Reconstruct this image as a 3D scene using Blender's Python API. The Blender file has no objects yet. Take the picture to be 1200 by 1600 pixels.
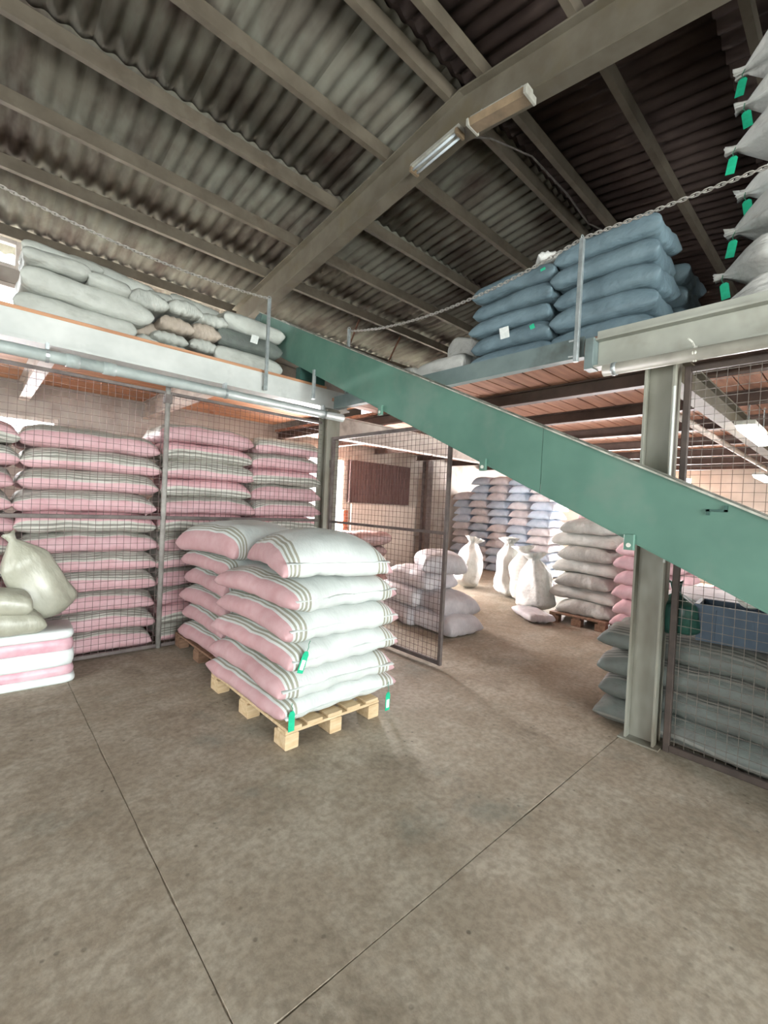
import bpy, math, random
from mathutils import Vector, Matrix, noise, Euler
random.seed(7)
SC = bpy.context.scene
COL = SC.collection
PI = math.pi

# ------------------------------------------------------------------ camera
cam_d = bpy.data.cameras.new('camera'); cam = bpy.data.objects.new('camera', cam_d); COL.objects.link(cam)
CAM_H = 1.6
yaw, pitch, roll = math.radians(47.236), math.radians(-0.937), math.radians(-2.8415)
fw = Vector((math.cos(yaw)*math.cos(pitch), math.sin(yaw)*math.cos(pitch), math.sin(pitch)))
rt = fw.cross(Vector((0, 0, 1))).normalized(); dn = fw.cross(rt)
c_, s_ = math.cos(roll), math.sin(roll)
r2 = rt*c_+dn*s_; d2 = dn*c_-rt*s_
m3 = Matrix((r2, -d2, -fw)).transposed()
cam.matrix_world = Matrix.Translation((0, 0, CAM_H)) @ m3.to_4x4()
cam_d.sensor_fit = 'VERTICAL'; cam_d.sensor_height = 36.0; cam_d.lens = 36.0*696.52/1600
cam_d.clip_start = 0.02; cam_d.clip_end = 200
SC.camera = cam

# ------------------------------------------------------------------ world, daylight, exposure
w = bpy.data.worlds.new('overcast_sky'); SC.world = w; w.use_nodes = True
bg = w.node_tree.nodes['Background']; bg.inputs[0].default_value = (0.93, 0.97, 1.0, 1); bg.inputs[1].default_value = 3.2
def area(name, loc, rot, sx, sy, power, color=(1, 1, 1)):
    l = bpy.data.lights.new(name, 'AREA'); l.shape = 'RECTANGLE'; l.size = sx; l.size_y = sy; l.energy = power; l.color = color
    o = bpy.data.objects.new(name, l); COL.objects.link(o); o.location = loc; o.rotation_euler = rot
    return o
sun_d = bpy.data.lights.new('sun', 'SUN'); sun_d.energy = 30; sun_d.angle = .02; sun_d.color = (1.0, .96, .9)
sun = bpy.data.objects.new('sun', sun_d); COL.objects.link(sun); sun.location = (20, 6, 25)
sun.rotation_euler = Vector((-math.cos(.9), -.10, -math.sin(.9))).to_track_quat('-Z', 'Y').to_euler()
# daylight through the hall's openings; the left and right wall ones are added fill
area('daylight_gate', (0.4, -6.9, 1.8), (PI/2, 0, 0), 5.6, 3.4, 1000, (0.95, 1.0, 0.99))
area('fill_left_opening', (-4.5, 1.6, 1.6), (PI/2, 0, -PI/2), 4.2, 3.0, 140, (0.97, 1.0, 0.98))  # added opening and light, brightens the left fence and the pink sack sides
area('daylight_back_window', (-0.4, 8.6, 2.46), (-PI/2, 0, 0), 2.4, .34, 190, (1.0, 0.96, 0.97))
area('daylight_back_door', (5.75, 8.6, 1.3), (-PI/2, 0, 0), 1.1, 2.4, 1100, (1.0, 0.94, 0.94))
area('daylight_upper_window', (-0.7, 8.6, 4.2), (-PI/2, 0, 0), 2.2, 0.6, 100, (0.96, 0.98, 1.0))
area('fill_right_opening', (14.5, 4.6, 1.5), (PI/2, 0, PI/2), 2.6, 2.4, 1500, (1.0, 0.95, 0.95))  # added light at an unseen doorway, brightens the floor beyond the gate
SC.view_settings.view_transform = 'Standard'; SC.view_settings.look = 'None'
SC.view_settings.gamma = 1.0; SC.view_settings.use_curve_mapping = False
SC.view_settings.exposure = 0.4
SC.cycles.use_denoising = True
SC.cycles.use_adaptive_sampling = True; SC.cycles.adaptive_threshold = 0.04; SC.cycles.adaptive_min_samples = 12
SC.cycles.use_light_tree = False; SC.cycles.max_bounces = 4; SC.cycles.diffuse_bounces = 4; SC.cycles.glossy_bounces = 2; SC.cycles.caustics_reflective = False; SC.cycles.caustics_refractive = False

# ------------------------------------------------------------------ helpers
def lin(r, g, b):
    def f(c):
        c /= 255.0
        return c/12.92 if c <= 0.04045 else ((c+0.055)/1.055)**2.4
    return (f(r), f(g), f(b), 1)
def tag(o, label=None, cat=None, group=None, kind=None):
    if label: o['label'] = label
    if cat: o['category'] = cat
    if group: o['group'] = group
    if kind: o['kind'] = kind
    return o
def empty(name, loc=(0, 0, 0), rz=0.0):
    o = bpy.data.objects.new(name, None); COL.objects.link(o); o.location = loc; o.rotation_euler = (0, 0, rz)
    o.empty_display_size = 0.1
    return o
def link(name, me, mat=None, parent=None, loc=None, rot=None):
    if mat is not None and not me.materials: me.materials.append(mat)
    o = bpy.data.objects.new(name, me); COL.objects.link(o)
    if parent is not None: o.parent = parent
    if loc is not None: o.location = loc
    if rot is not None: o.rotation_euler = rot
    return o
class MB:
    def __init__(s): s.v = []; s.f = []
    def add(s, vs, fs):
        k = len(s.v); s.v += [tuple(p) for p in vs]; s.f += [tuple(i+k for i in f) for f in fs]; return s
    def box(s, x0, x1, y0, y1, z0, z1, m=None):
        vs = [Vector((x, y, z)) for z in (z0, z1) for y in (y0, y1) for x in (x0, x1)]
        if m is not None: vs = [m @ p for p in vs]
        return s.add(vs, [(0, 2, 3, 1), (4, 5, 7, 6), (0, 1, 5, 4), (2, 6, 7, 3), (0, 4, 6, 2), (1, 3, 7, 5)])
    def cbox(s, x0, x1, y0, y1, z0, z1, b=0.006):
        # box with chamfered vertical+horizontal long edges (8-gon section along its longest axis)
        d = (x1-x0, y1-y0, z1-z0); a = d.index(max(d))
        lo = [x0, y0, z0]; hi = [x1, y1, z1]; p, q = [i for i in range(3) if i != a]
        sec = [(lo[p]+b, lo[q]), (hi[p]-b, lo[q]), (hi[p], lo[q]+b), (hi[p], hi[q]-b), (hi[p]-b, hi[q]), (lo[p]+b, hi[q]), (lo[p], hi[q]-b), (lo[p], lo[q]+b)]
        if a == 1: sec = sec[::-1]
        vs = []
        for e in (lo[a], hi[a]):
            for (u, v) in sec:
                r = [0, 0, 0]; r[a] = e; r[p] = u; r[q] = v; vs.append(r)
        fs = [tuple(range(7, -1, -1)), tuple(range(8, 16))] + [(i, (i+1) % 8, 8+(i+1) % 8, 8+i) for i in range(8)]
        return s.add(vs, fs)
    def tube(s, p, q, r, n=8, r2=None, caps=True):
        p = Vector(p); q = Vector(q); d = (q-p).normalized(); r2 = r if r2 is None else r2
        a = d.orthogonal().normalized(); b = d.cross(a)
        vs = [p+(a*math.cos(2*PI*i/n)+b*math.sin(2*PI*i/n))*r for i in range(n)] + [q+(a*math.cos(2*PI*i/n)+b*math.sin(2*PI*i/n))*r2 for i in range(n)]
        fs = [(i, (i+1) % n, n+(i+1) % n, n+i) for i in range(n)]
        if caps: fs += [tuple(range(n-1, -1, -1)), tuple(range(n, 2*n))]
        return s.add(vs, fs)
    def path(s, pts, r, n=6):
        pts = [Vector(p) for p in pts]; k = len(pts); vs = []; prev = None
        for i, p in enumerate(pts):
            d = (pts[min(i+1, k-1)]-pts[max(i-1, 0)]).normalized()
            a = d.orthogonal().normalized() if prev is None else (prev-d*prev.dot(d)).normalized()
            prev = a; b = d.cross(a)
            vs += [p+(a*math.cos(2*PI*j/n)+b*math.sin(2*PI*j/n))*r for j in range(n)]
        fs = [(i*n+j, i*n+(j+1) % n, (i+1)*n+(j+1) % n, (i+1)*n+j) for i in range(k-1) for j in range(n)]
        fs += [tuple(range(n-1, -1, -1)), tuple(range((k-1)*n, k*n))]
        return s.add(vs, fs)
    def extrude(s, sec, fn0, fn1):
        n = len(sec); vs = [fn0(*p) for p in sec]+[fn1(*p) for p in sec]
        fs = [(i, (i+1) % n, n+(i+1) % n, n+i) for i in range(n)]+[tuple(range(n-1, -1, -1)), tuple(range(n, 2*n))]
        return s.add(vs, fs)
    def mesh(s, name, smooth=False):
        me = bpy.data.meshes.new(name); me.from_pydata([tuple(v) for v in s.v], [], s.f); me.update()
        if smooth:
            for p in me.polygons: p.use_smooth = True
        return me
    def build(s, name, mat, parent=None, smooth=False, loc=None, rot=None):
        return link(name, s.mesh(name, smooth), mat, parent, loc, rot)

# ------------------------------------------------------------------ materials
def nodes(name):
    m = bpy.data.materials.new(name); m.use_nodes = True; nt = m.node_tree
    return m, nt, nt.nodes['Principled BSDF'], nt.nodes, nt.links
def mixn(N, Lk, fac, a, b, mode='MIX'):
    x = N.new('ShaderNodeMix'); x.data_type = 'RGBA'; x.blend_type = mode
    for sck, v in ((x.inputs[0], fac), (x.inputs[6], a), (x.inputs[7], b)):
        if hasattr(v, 'is_output'): Lk.new(v, sck)
        else: sck.default_value = v
    return x.outputs[2]
def mathn(N, Lk, op, a, b=0.0, clamp=False):
    x = N.new('ShaderNodeMath'); x.operation = op; x.use_clamp = clamp
    for sck, v in ((x.inputs[0], a), (x.inputs[1], b)):
        if hasattr(v, 'is_output'): Lk.new(v, sck)
        else: sck.default_value = v
    return x.outputs[0]
def noisen(N, Lk, vec, scale, detail=4, rough=0.55, stretch=None):
    if stretch:
        mp = N.new('ShaderNodeMapping'); mp.inputs['Scale'].default_value = stretch; Lk.new(vec, mp.inputs[0]); vec = mp.outputs[0]
    t = N.new('ShaderNodeTexNoise'); t.inputs['Scale'].default_value = scale; t.inputs['Detail'].default_value = detail; t.inputs['Roughness'].default_value = rough
    Lk.new(vec, t.inputs['Vector']); return t.outputs['Fac']
def ramp(N, Lk, fac, a, b, ca=(0, 0, 0, 1), cb=(1, 1, 1, 1)):
    r = N.new('ShaderNodeValToRGB'); r.color_ramp.elements[0].position = a; r.color_ramp.elements[1].position = b
    r.color_ramp.elements[0].color = ca; r.color_ramp.elements[1].color = cb; Lk.new(fac, r.inputs[0]); return r.outputs[0]
def bump(N, Lk, P, h, strength, dist=0.01):
    b = N.new('ShaderNodeBump'); b.inputs['Strength'].default_value = strength; b.inputs['Distance'].default_value = dist
    Lk.new(h, b.inputs['Height']); Lk.new(b.outputs[0], P.inputs['Normal'])
def simple(name, c1, c2, scale=6.0, rough=0.6, metal=0.0, stretch=None, bmp=0.0, dirt=None, dirt_scale=2.0, dlo=.55, dhi=.75, world=False, spec=0.3):
    m, nt, P, N, Lk = nodes(name)
    if world:
        g = N.new('ShaderNodeNewGeometry'); vec = g.outputs['Position']
    else:
        t = N.new('ShaderNodeTexCoord'); vec = t.outputs['Object']
    f = noisen(N, Lk, vec, scale, 3, 0.6, stretch)
    col = mixn(N, Lk, ramp(N, Lk, f, .35, .65), c1, c2)
    if dirt is not None:
        f2 = noisen(N, Lk, vec, dirt_scale, 4, 0.65, stretch)
        col = mixn(N, Lk, ramp(N, Lk, f2, dlo, dhi), col, dirt)
    Lk.new(col, P.inputs['Base Color']); P.inputs['Roughness'].default_value = rough; P.inputs['Metallic'].default_value = metal
    P.inputs['Specular IOR Level'].default_value = spec
    if bmp: bump(N, Lk, P, f, bmp)
    return m
M = {}
M['beam_pale'] = simple('pale grey steel paint', lin(200, 203, 199), lin(184, 188, 184), 3, .5, dirt=lin(150, 155, 150), dlo=.6, dhi=.85)
M['beam_grey'] = simple('grey steel paint', lin(160, 162, 152), lin(144, 146, 136), 3, .55, dirt=lin(118, 116, 104), dlo=.52, dhi=.8)
M['column'] = simple('grey green column paint', lin(142, 142, 132), lin(128, 128, 116), 3, .6, dirt=lin(98, 86, 72), dirt_scale=1.5, dlo=.42, dhi=.68, stretch=(1, 1, .4))
M['fascia'] = simple('blue grey fascia steel', lin(112, 126, 124), lin(98, 112, 112), 4, .55, dirt=lin(84, 88, 82))
M['galv'] = simple('galvanised steel', lin(176, 184, 184), lin(150, 158, 158), 12, .4, .6)
M['post'] = simple('grey fence post paint', lin(150, 148, 142), lin(122, 118, 114), 8, .55)
M['rail_dark'] = simple('dark fence frame paint', lin(106, 98, 94), lin(84, 76, 74), 8, .6)
M['rail_brown'] = simple('brown black fence frame', lin(74, 64, 58), lin(58, 50, 46), 8, .6)
M['wire'] = simple('weathered wire', lin(104, 90, 86), lin(86, 72, 70), 30, .6, .2, bmp=0)
M['wire_light'] = simple('galvanised wire', lin(112, 106, 98), lin(90, 84, 78), 30, .5, .3, bmp=0)
M['pipe'] = simple('pale grey green pipe', lin(170, 180, 177), lin(150, 160, 157), 5, .35, dirt=lin(124, 132, 129))
M['pipe_dull'] = simple('dull painted pipe', lin(160, 160, 148), lin(138, 138, 126), 5, .5)
M['rafter'] = simple('dusty rafter paint', lin(106, 101, 89), lin(92, 86, 74), 3, .7, dirt=lin(96, 88, 68), dirt_scale=1.4)
M['purlin'] = simple('dusty purlin paint', lin(100, 93, 81), lin(84, 77, 66), 3, .7, dirt=lin(78, 69, 58), dirt_scale=2)
M['conveyor'] = simple('green conveyor paint', lin(84, 120, 106), lin(74, 109, 96), 2.2, .55, dirt=lin(104, 124, 113), dirt_scale=1.6, dlo=.5, dhi=.85)
M['conveyor_dark'] = simple('dark green machine paint', lin(52, 86, 78), lin(40, 66, 60), 5, .55)
M['lip'] = simple('worn bare steel lip', lin(176, 176, 164), lin(120, 122, 112), 9, .5, .3, dirt=lin(60, 66, 60), dlo=.6, dhi=.7, dirt_scale=5)
M['belt'] = simple('black rubber belt', lin(40, 40, 40), lin(28, 28, 28), 9, .7)
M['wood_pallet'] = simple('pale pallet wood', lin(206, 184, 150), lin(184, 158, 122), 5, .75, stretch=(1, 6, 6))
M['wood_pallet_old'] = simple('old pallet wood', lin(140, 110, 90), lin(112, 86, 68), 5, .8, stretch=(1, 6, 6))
M['board_left'] = simple('orange deck boards', lin(192, 146, 112), lin(168, 122, 92), 3, .7, stretch=(.5, 5, 5), dirt=lin(140, 100, 74))
M['board_right'] = simple('brown deck boards', lin(168, 126, 104), lin(142, 104, 86), 3, .75, stretch=(.5, 5, 5), dirt=lin(110, 80, 66))
M['joist_dark'] = simple('dark joist paint', lin(92, 76, 68), lin(74, 60, 54), 4, .7)
M['joist_white'] = simple('white joist paint', lin(214, 206, 198), lin(190, 180, 172), 4, .6, dirt=lin(150, 138, 128))
M['wall'] = simple('grey plaster wall', lin(176, 170, 162), lin(158, 150, 142), 2, .85, dirt=lin(128, 118, 110), dirt_scale=1)
M['wall_cream'] = simple('cream plaster wall', lin(196, 190, 182), lin(180, 174, 166), 2, .85)
M['brown_sheet'] = simple('brown cladding paint', lin(98, 80, 78), lin(84, 66, 64), 4, .6, stretch=(3, 3, .5))
M['brick'] = simple('orange brick', lin(176, 110, 84), lin(150, 88, 66), 12, .85)
M['ground'] = simple('yard concrete', lin(190, 186, 178), lin(170, 166, 158), 1, .9, world=True)
M['green_tag'] = simple('green tag plastic', lin(40, 182, 140), lin(32, 164, 124), 20, .4)
M['tag_paper'] = simple('white paper slip', lin(232, 236, 232), lin(214, 220, 216), 30, .7)
M['string'] = simple('green string', lin(60, 130, 100), lin(50, 112, 86), 30, .7)
M['string_white'] = simple('pale string', lin(214, 214, 204), lin(190, 190, 180), 30, .7)
M['chain'] = simple('chain steel', lin(186, 184, 178), lin(150, 146, 140), 30, .45, .5)
M['lamp_case'] = simple('lamp housing enamel', lin(176, 176, 166), lin(150, 148, 138), 8, .5)
M['lamp_case_brown'] = simple('yellowed lamp cover', lin(138, 120, 96), lin(116, 100, 80), 6, .4)
M['tube_off'] = simple('unlit lamp tube', lin(190, 200, 206), lin(170, 180, 186), 6, .25)
M['cable'] = simple('grey cable', lin(96, 92, 88), lin(74, 70, 66), 20, .6)
M['crate_blue'] = simple('dusty blue plastic', lin(66, 82, 98), lin(54, 68, 82), 4, .5, dirt=lin(92, 104, 110))
M['crate_green'] = simple('dark green plastic film', lin(40, 78, 68), lin(30, 60, 54), 6, .3)
M['carton'] = simple('brown carton', lin(128, 92, 76), lin(108, 76, 62), 5, .8)
M['white_plastic'] = simple('white plastic', lin(206, 206, 196), lin(186, 186, 176), 5, .4)
M['rust'] = simple('rusty iron', lin(96, 66, 48), lin(70, 48, 38), 10, .8)
def emit(name, col, st):
    m, nt, P, N, Lk = nodes(name)
    P.inputs['Emission Color'].default_value = col; P.inputs['Emission Strength'].default_value = st; P.inputs['Base Color'].default_value = (.9, .9, .9, 1)
    return m
M['lamp_on'] = emit('lit lamp diffuser', (1, .97, .95, 1), 24)
def floor_mat():
    m, nt, P, N, Lk = nodes('worn concrete floor')
    g = N.new('ShaderNodeNewGeometry'); v = g.outputs['Position']
    a = noisen(N, Lk, v, .55, 4, .65); b = noisen(N, Lk, v, 2.6, 6, .75); d = noisen(N, Lk, v, 26, 4, .6)
    col = mixn(N, Lk, ramp(N, Lk, a, .36, .66), lin(158, 147, 130), lin(141, 130, 113))
    col = mixn(N, Lk, ramp(N, Lk, b, .44, .6), col, lin(168, 159, 143))
    e = noisen(N, Lk, v, 1.1, 5, .7); col = mixn(N, Lk, ramp(N, Lk, e, .56, .74), col, lin(132, 134, 123))
    e2 = noisen(N, Lk, v, .9, 6, .78, (1.3, .8, 1)); col = mixn(N, Lk, ramp(N, Lk, e2, .54, .74), col, lin(114, 104, 89))
    col = mixn(N, Lk, mathn(N, Lk, 'MULTIPLY', ramp(N, Lk, d, .4, .62), .34), col, lin(90, 82, 70))
    vo = N.new('ShaderNodeTexVoronoi'); vo.inputs['Scale'].default_value = 13; Lk.new(v, vo.inputs['Vector'])
    pit = ramp(N, Lk, vo.outputs['Distance'], .07, .15, (1, 1, 1, 1), (0, 0, 0, 1))
    msk = ramp(N, Lk, noisen(N, Lk, v, 1.6, 3, .6), .46, .62)
    pf = mathn(N, Lk, 'MULTIPLY', mathn(N, Lk, 'MULTIPLY', pit, msk), .62)
    col = mixn(N, Lk, pf, col, lin(72, 66, 58))
    Lk.new(col, P.inputs['Base Color']); P.inputs['Roughness'].default_value = .72; P.inputs['Specular IOR Level'].default_value = .25
    h = mathn(N, Lk, 'SUBTRACT', d, pf)
    bump(N, Lk, P, h, .3, .008)
    return m
M['floor'] = floor_mat()
def roof_mat(name, base, base2, dark, lo, hi):
    m, nt, P, N, Lk = nodes(name)
    g = N.new('ShaderNodeNewGeometry'); v = g.outputs['Position']
    a = noisen(N, Lk, v, 1.2, 5, .6); col = mixn(N, Lk, ramp(N, Lk, a, .35, .65), base, base2)
    # dark streaks running down the sheets, each with its own ragged outline
    b = noisen(N, Lk, v, 1.3, 4, .55, (1.5, .8, 1)); c = noisen(N, Lk, v, 9, 3, .5, (1.6, .25, 1))
    f = mathn(N, Lk, 'ADD', mathn(N, Lk, 'MULTIPLY', b, .75), mathn(N, Lk, 'MULTIPLY', c, .25))
    col = mixn(N, Lk, ramp(N, Lk, f, lo, hi), col, dark)
    oi = N.new('ShaderNodeObjectInfo')
    k = mathn(N, Lk, 'ADD', mathn(N, Lk, 'MULTIPLY', oi.outputs['Random'], .22), .86)
    hs = N.new('ShaderNodeHueSaturation'); Lk.new(k, hs.inputs['Value']); Lk.new(col, hs.inputs['Color'])
    Lk.new(hs.outputs[0], P.inputs['Base Color']); P.inputs['Roughness'].default_value = .85; P.inputs['Specular IOR Level'].default_value = .2
    bump(N, Lk, P, a, .2)
    return m
M['roof_a'] = roof_mat('streaked fibre cement sheet', lin(118, 119, 109), lin(102, 99, 89), lin(70, 60, 54), .42, .66)
M['roof_b'] = roof_mat('shade darkened fibre cement sheet', lin(82, 70, 65), lin(68, 57, 53), lin(50, 40, 38), .4, .62)  # darker, browner copy for the front slope, its shade put into the colour
def sack_mat(name, body, body2, band=None, stripe=None, edge=.55, tint=.10, rough=.55, bmp=.5, crease=None, flip=False):
    """woven sack cloth: body colour with printed bands along both long sides (local y, half width = 1 in 'uvw' attribute)"""
    m, nt, P, N, Lk = nodes(name)
    t = N.new('ShaderNodeTexCoord'); v = t.outputs['Object']
    at = N.new('ShaderNodeAttribute'); at.attribute_name = 'sackuv'; sep = N.new('ShaderNodeSeparateXYZ'); Lk.new(at.outputs['Vector'], sep.inputs[0])
    oi = N.new('ShaderNodeObjectInfo')
    add = N.new('ShaderNodeVectorMath'); add.operation = 'ADD'; Lk.new(v, add.inputs[0])
    cmb = N.new('ShaderNodeCombineXYZ'); Lk.new(mathn(N, Lk, 'MULTIPLY', oi.outputs['Random'], 37.0), cmb.inputs[0]); Lk.new(cmb.outputs[0], add.inputs[1]); vv = add.outputs[0]
    n1 = noisen(N, Lk, vv, 5, 3, .6)
    col = mixn(N, Lk, ramp(N, Lk, n1, .35, .65), body, body2)
    if band is not None:
        y = sep.outputs[2] if flip is not None else mathn(N, Lk, 'ABSOLUTE', sep.outputs[1])
        if flip:
            fl = mathn(N, Lk, 'GREATER_THAN', oi.outputs['Random'], .8)
            y = mathn(N, Lk, 'ADD', mathn(N, Lk, 'MULTIPLY', y, mathn(N, Lk, 'SUBTRACT', 1.0, mathn(N, Lk, 'MULTIPLY', fl, 2.0))), mathn(N, Lk, 'MULTIPLY', fl, 2.0))
        wob = mathn(N, Lk, 'MULTIPLY', mathn(N, Lk, 'SUBTRACT', noisen(N, Lk, vv, 2.0, 2, .5), .5), .10)
        y = mathn(N, Lk, 'ADD', y, wob)
        e = mathn(N, Lk, 'ADD', edge, mathn(N, Lk, 'MULTIPLY', mathn(N, Lk, 'SUBTRACT', oi.outputs['Random'], .5), tint*2.6))
        d = mathn(N, Lk, 'SUBTRACT', y, e)
        for (o0, o1) in ((-.20, -.165), (-.135, -.095), (-.065, -.035)):
            k = mathn(N, Lk, 'MULTIPLY', mathn(N, Lk, 'GREATER_THAN', d, o0), mathn(N, Lk, 'LESS_THAN', d, o1))
            col = mixn(N, Lk, mathn(N, Lk, 'MULTIPLY', k, .8), col, stripe)
        n2 = noisen(N, Lk, vv, 9, 2, .6)
        bcol = mixn(N, Lk, ramp(N, Lk, n2, .3, .7), band, (band[0]*1.12, band[1]*1.25, band[2]*1.25, 1))
        col = mixn(N, Lk, ramp(N, Lk, d, -.004, .004), col, bcol)
    if crease is not None:
        n3 = noisen(N, Lk, vv, 3, 3, .7, (1, 3, 3)); col = mixn(N, Lk, ramp(N, Lk, n3, .55, .8), col, crease)
    hs = N.new('ShaderNodeHueSaturation'); Lk.new(mathn(N, Lk, 'ADD', mathn(N, Lk, 'MULTIPLY', oi.outputs['Random'], tint*2), 1-tint), hs.inputs['Value']); Lk.new(col, hs.inputs['Color'])
    Lk.new(hs.outputs[0], P.inputs['Base Color']); P.inputs['Roughness'].default_value = rough; P.inputs['Specular IOR Level'].default_value = .35
    w1 = noisen(N, Lk, vv, 7, 3, .6, (1, 2.2, 1))
    bump(N, Lk, P, w1, bmp, .035)
    return m
PINK = lin(198, 156, 160); STR = lin(128, 124, 104)
M['sack_front'] = sack_mat('white sack with pink bands', lin(200, 205, 202), lin(188, 194, 191), lin(178, 140, 142), STR, .84, .03, bmp=.3, flip=None)
M['sack_rack'] = sack_mat('dusty sack with pink bands', lin(196, 194, 186), lin(174, 172, 162), PINK, lin(112, 114, 106), .93, .12, flip=True)
M['sack_pinkall'] = sack_mat('pink sack', lin(204, 168, 172), lin(186, 150, 155), None, None, tint=.14)
M['sack_pale'] = sack_mat('pale grey green sack', lin(184, 188, 181), lin(168, 171, 164), tint=.14, crease=lin(144, 147, 139))
M['sack_tan'] = sack_mat('pale tan sack', lin(176, 164, 150), lin(156, 146, 134), tint=.08)
M['sack_dark'] = sack_mat('dark grey sack', lin(104, 112, 106), lin(90, 96, 92), tint=.05)
M['sack_blue'] = sack_mat('slate blue sack', lin(106, 126, 134), lin(92, 111, 120), tint=.1, crease=lin(82, 98, 104))
M['sack_white'] = sack_mat('white woven sack', lin(204, 205, 200), lin(188, 189, 184), tint=.08, crease=lin(160, 160, 155))
M['sack_grey'] = sack_mat('grey woven sack', lin(178, 178, 172), lin(158, 158, 152), tint=.1, crease=lin(136, 136, 130))
M['sack_store'] = sack_mat('grey sack with dark bands', lin(132, 132, 126), lin(116, 116, 110), lin(98, 100, 96), lin(82, 84, 80), .9, .1, flip=True)
M['sack_sky'] = sack_mat('light blue sack', lin(184, 196, 210), lin(166, 180, 196), tint=.14)
M['sack_lilac'] = sack_mat('greyish white sack', lin(206, 202, 204), lin(184, 180, 184), tint=.12)
M['sack_mauve'] = sack_mat('mauve brown sack', lin(136, 112, 110), lin(116, 94, 92), tint=.1)
def film_mat():
    m, nt, P, N, Lk = nodes('clear film over pale meal')
    t = N.new('ShaderNodeTexCoord'); v = t.outputs['Object']; n = noisen(N, Lk, v, 4, 5, .6)
    col = mixn(N, Lk, ramp(N, Lk, n, .35, .65), lin(176, 176, 160), lin(154, 154, 138)); Lk.new(col, P.inputs['Base Color'])
    P.inputs['Roughness'].default_value = .5; P.inputs['Coat Weight'].default_value = .5; P.inputs['Coat Roughness'].default_value = .28
    n2 = noisen(N, Lk, v, 9, 4, .6, (1, 1, .35)); bump(N, Lk, P, n2, .6, .03)
    return m
M['film'] = film_mat()

# ------------------------------------------------------------------ the setting
GY, GX = 4.93, 3.52            # fence lines: left fence at y=GY, right fence at x=GX
BY = 8.2                       # back wall
FY = -6.6
floor = MB().box(-5, 15, FY-.1, BY+.1, -.14, -.006).build('floor', M['floor']); tag(floor, kind='structure')
sx = [-5, -1.9, .622, 15]; sy = [FY-.1, -1.6, 1.15, BY+.1]
for i in range(len(sx)-1):
    for j in range(len(sy)-1):
        g = .0016
        mb = MB(); x0, x1, y0, y1 = sx[i]+g, sx[i+1]-g, sy[j]+g, sy[j+1]-g
        # slab with a broken, slightly chamfered edge
        def ring(ins, z, nn=160, seed=0):
            r = []
            for (ax, ay, bx, by) in ((x0, y0, x1, y0), (x1, y0, x1, y1), (x1, y1, x0, y1), (x0, y1, x0, y0)):
                for k in range(nn):
                    t = k/nn; px, py = ax+(bx-ax)*t, ay+(by-ay)*t
                    a = ins*(0.4+4.0*max(0, noise.noise(Vector((px*7.1, py*7.1, 3.7+seed))))) if ins else 0
                    px = min(max(px, x0+a), x1-a); py = min(max(py, y0+a), y1-a); r.append((px, py, z))
            return r
        A = ring(0, -.0075); B = ring(0.0004, -.004); C_ = ring(.0025, 0.0)
        n = len(A); fs = [(k, (k+1) % n, n+(k+1) % n, n+k) for k in range(n)]+[(n+k, n+(k+1) % n, 2*n+(k+1) % n, 2*n+k) for k in range(n)]
        fs.append(tuple(range(2*n, 3*n)))
        mb.add(A+B+C_, fs); mb.build('floor_slab', M['floor'], floor)
yard = MB().box(-30, 40, BY+.1, 30, -.3, -.05).build('floor_yard', M['ground']); tag(yard, kind='structure')
yard2 = MB().box(-30, 40, -25, FY-.1, -.3, -.05).build('floor_forecourt', M['ground']); tag(yard2, kind='structure')

def wall(name, mat, pieces):
    mb = MB()
    for p in pieces: mb.box(*p)
    return tag(mb.build(name, mat), kind='structure')
T = .18
# back wall (y = BY): openings: lower window x -1.5..0.9, door x 4.25..6.3, upper strip under the eaves
wall('wall_back', M['wall'], [(-5, .46, BY, BY+T, 2.62, 3.95), (.46, 15, BY, BY+T, 2.62, 3.35), (4.4, 6.7, BY, BY+T, 3.35, 4.5), (-5, -1.6, BY, BY+T, 0, 2.62), (-1.6, .92, BY, BY+T, 0, 2.3), (.92, 5.2, BY, BY+T, 0, 2.62),
     (6.32, 6.46, BY, BY+T, 0, 2.62), (6.46, 15, BY, BY+T, 0, 2.62), (-5, -2.0, BY, BY+T, 3.95, 4.42), (-5, .46, BY, BY+T, 4.42, 4.62)])
wall('wall_right', M['wall_cream'], [(14.0, 14.18, FY, 3.2, 0, 5.6), (14.0, 14.18, 6.0, BY, 0, 5.6), (14.0, 14.18, 3.2, 6.0, 2.7, 5.6)])
wall('wall_left', M['wall'], [(-4.3, -4.12, FY, -.6, 0, 5.6), (-4.3, -4.12, 3.8, BY, 0, 5.6), (-4.3, -4.12, -.6, 3.8, 3.2, 5.6)])
wall('wall_front', M['wall'], [(-4.3, -2.5, FY, FY+T, 0, 4.6), (3.3, 14, FY, FY+T, 0, 4.6), (-2.5, 3.3, FY, FY+T, 3.6, 4.6)])
# window and door frames
def frame(name, x0, x1, z0, z1, y0, mull=(), t=.06, mat='joist_white', axis='x'):
    e = empty(name, ((x0+x1)/2, y0, z0)); tag(e, kind='structure'); ox, oz = (x0+x1)/2, z0
    def bar(nm, a, b, c, d): MB().cbox(a-ox, b-ox, -.05, .05, c-oz, d-oz, .008).build(nm, M[mat], e)
    bar('frame_jamb', x0, x0+t, z0, z1); bar('frame_jamb', x1-t, x1, z0, z1); bar('frame_head', x0+t, x1-t, z1-t, z1); bar('frame_sill', x0+t, x1-t, z0, z0+t)
    for m_ in mull: bar('mullion', m_-t/2, m_+t/2, z0+t, z1-t)
    return e
frame('window_1', -1.6, .92, 2.3, 2.62, BY+.06, (-.35,))
frame('window_2', -2.0, .46, 3.95, 4.42, BY+.06, (-.8,))
frame('window_3', -2.0, .42, 4.62, 5.02, BY+.06, (-.8,))
frame('door_1', 5.2, 6.32, 0, 2.62, BY+.06, ())
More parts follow.
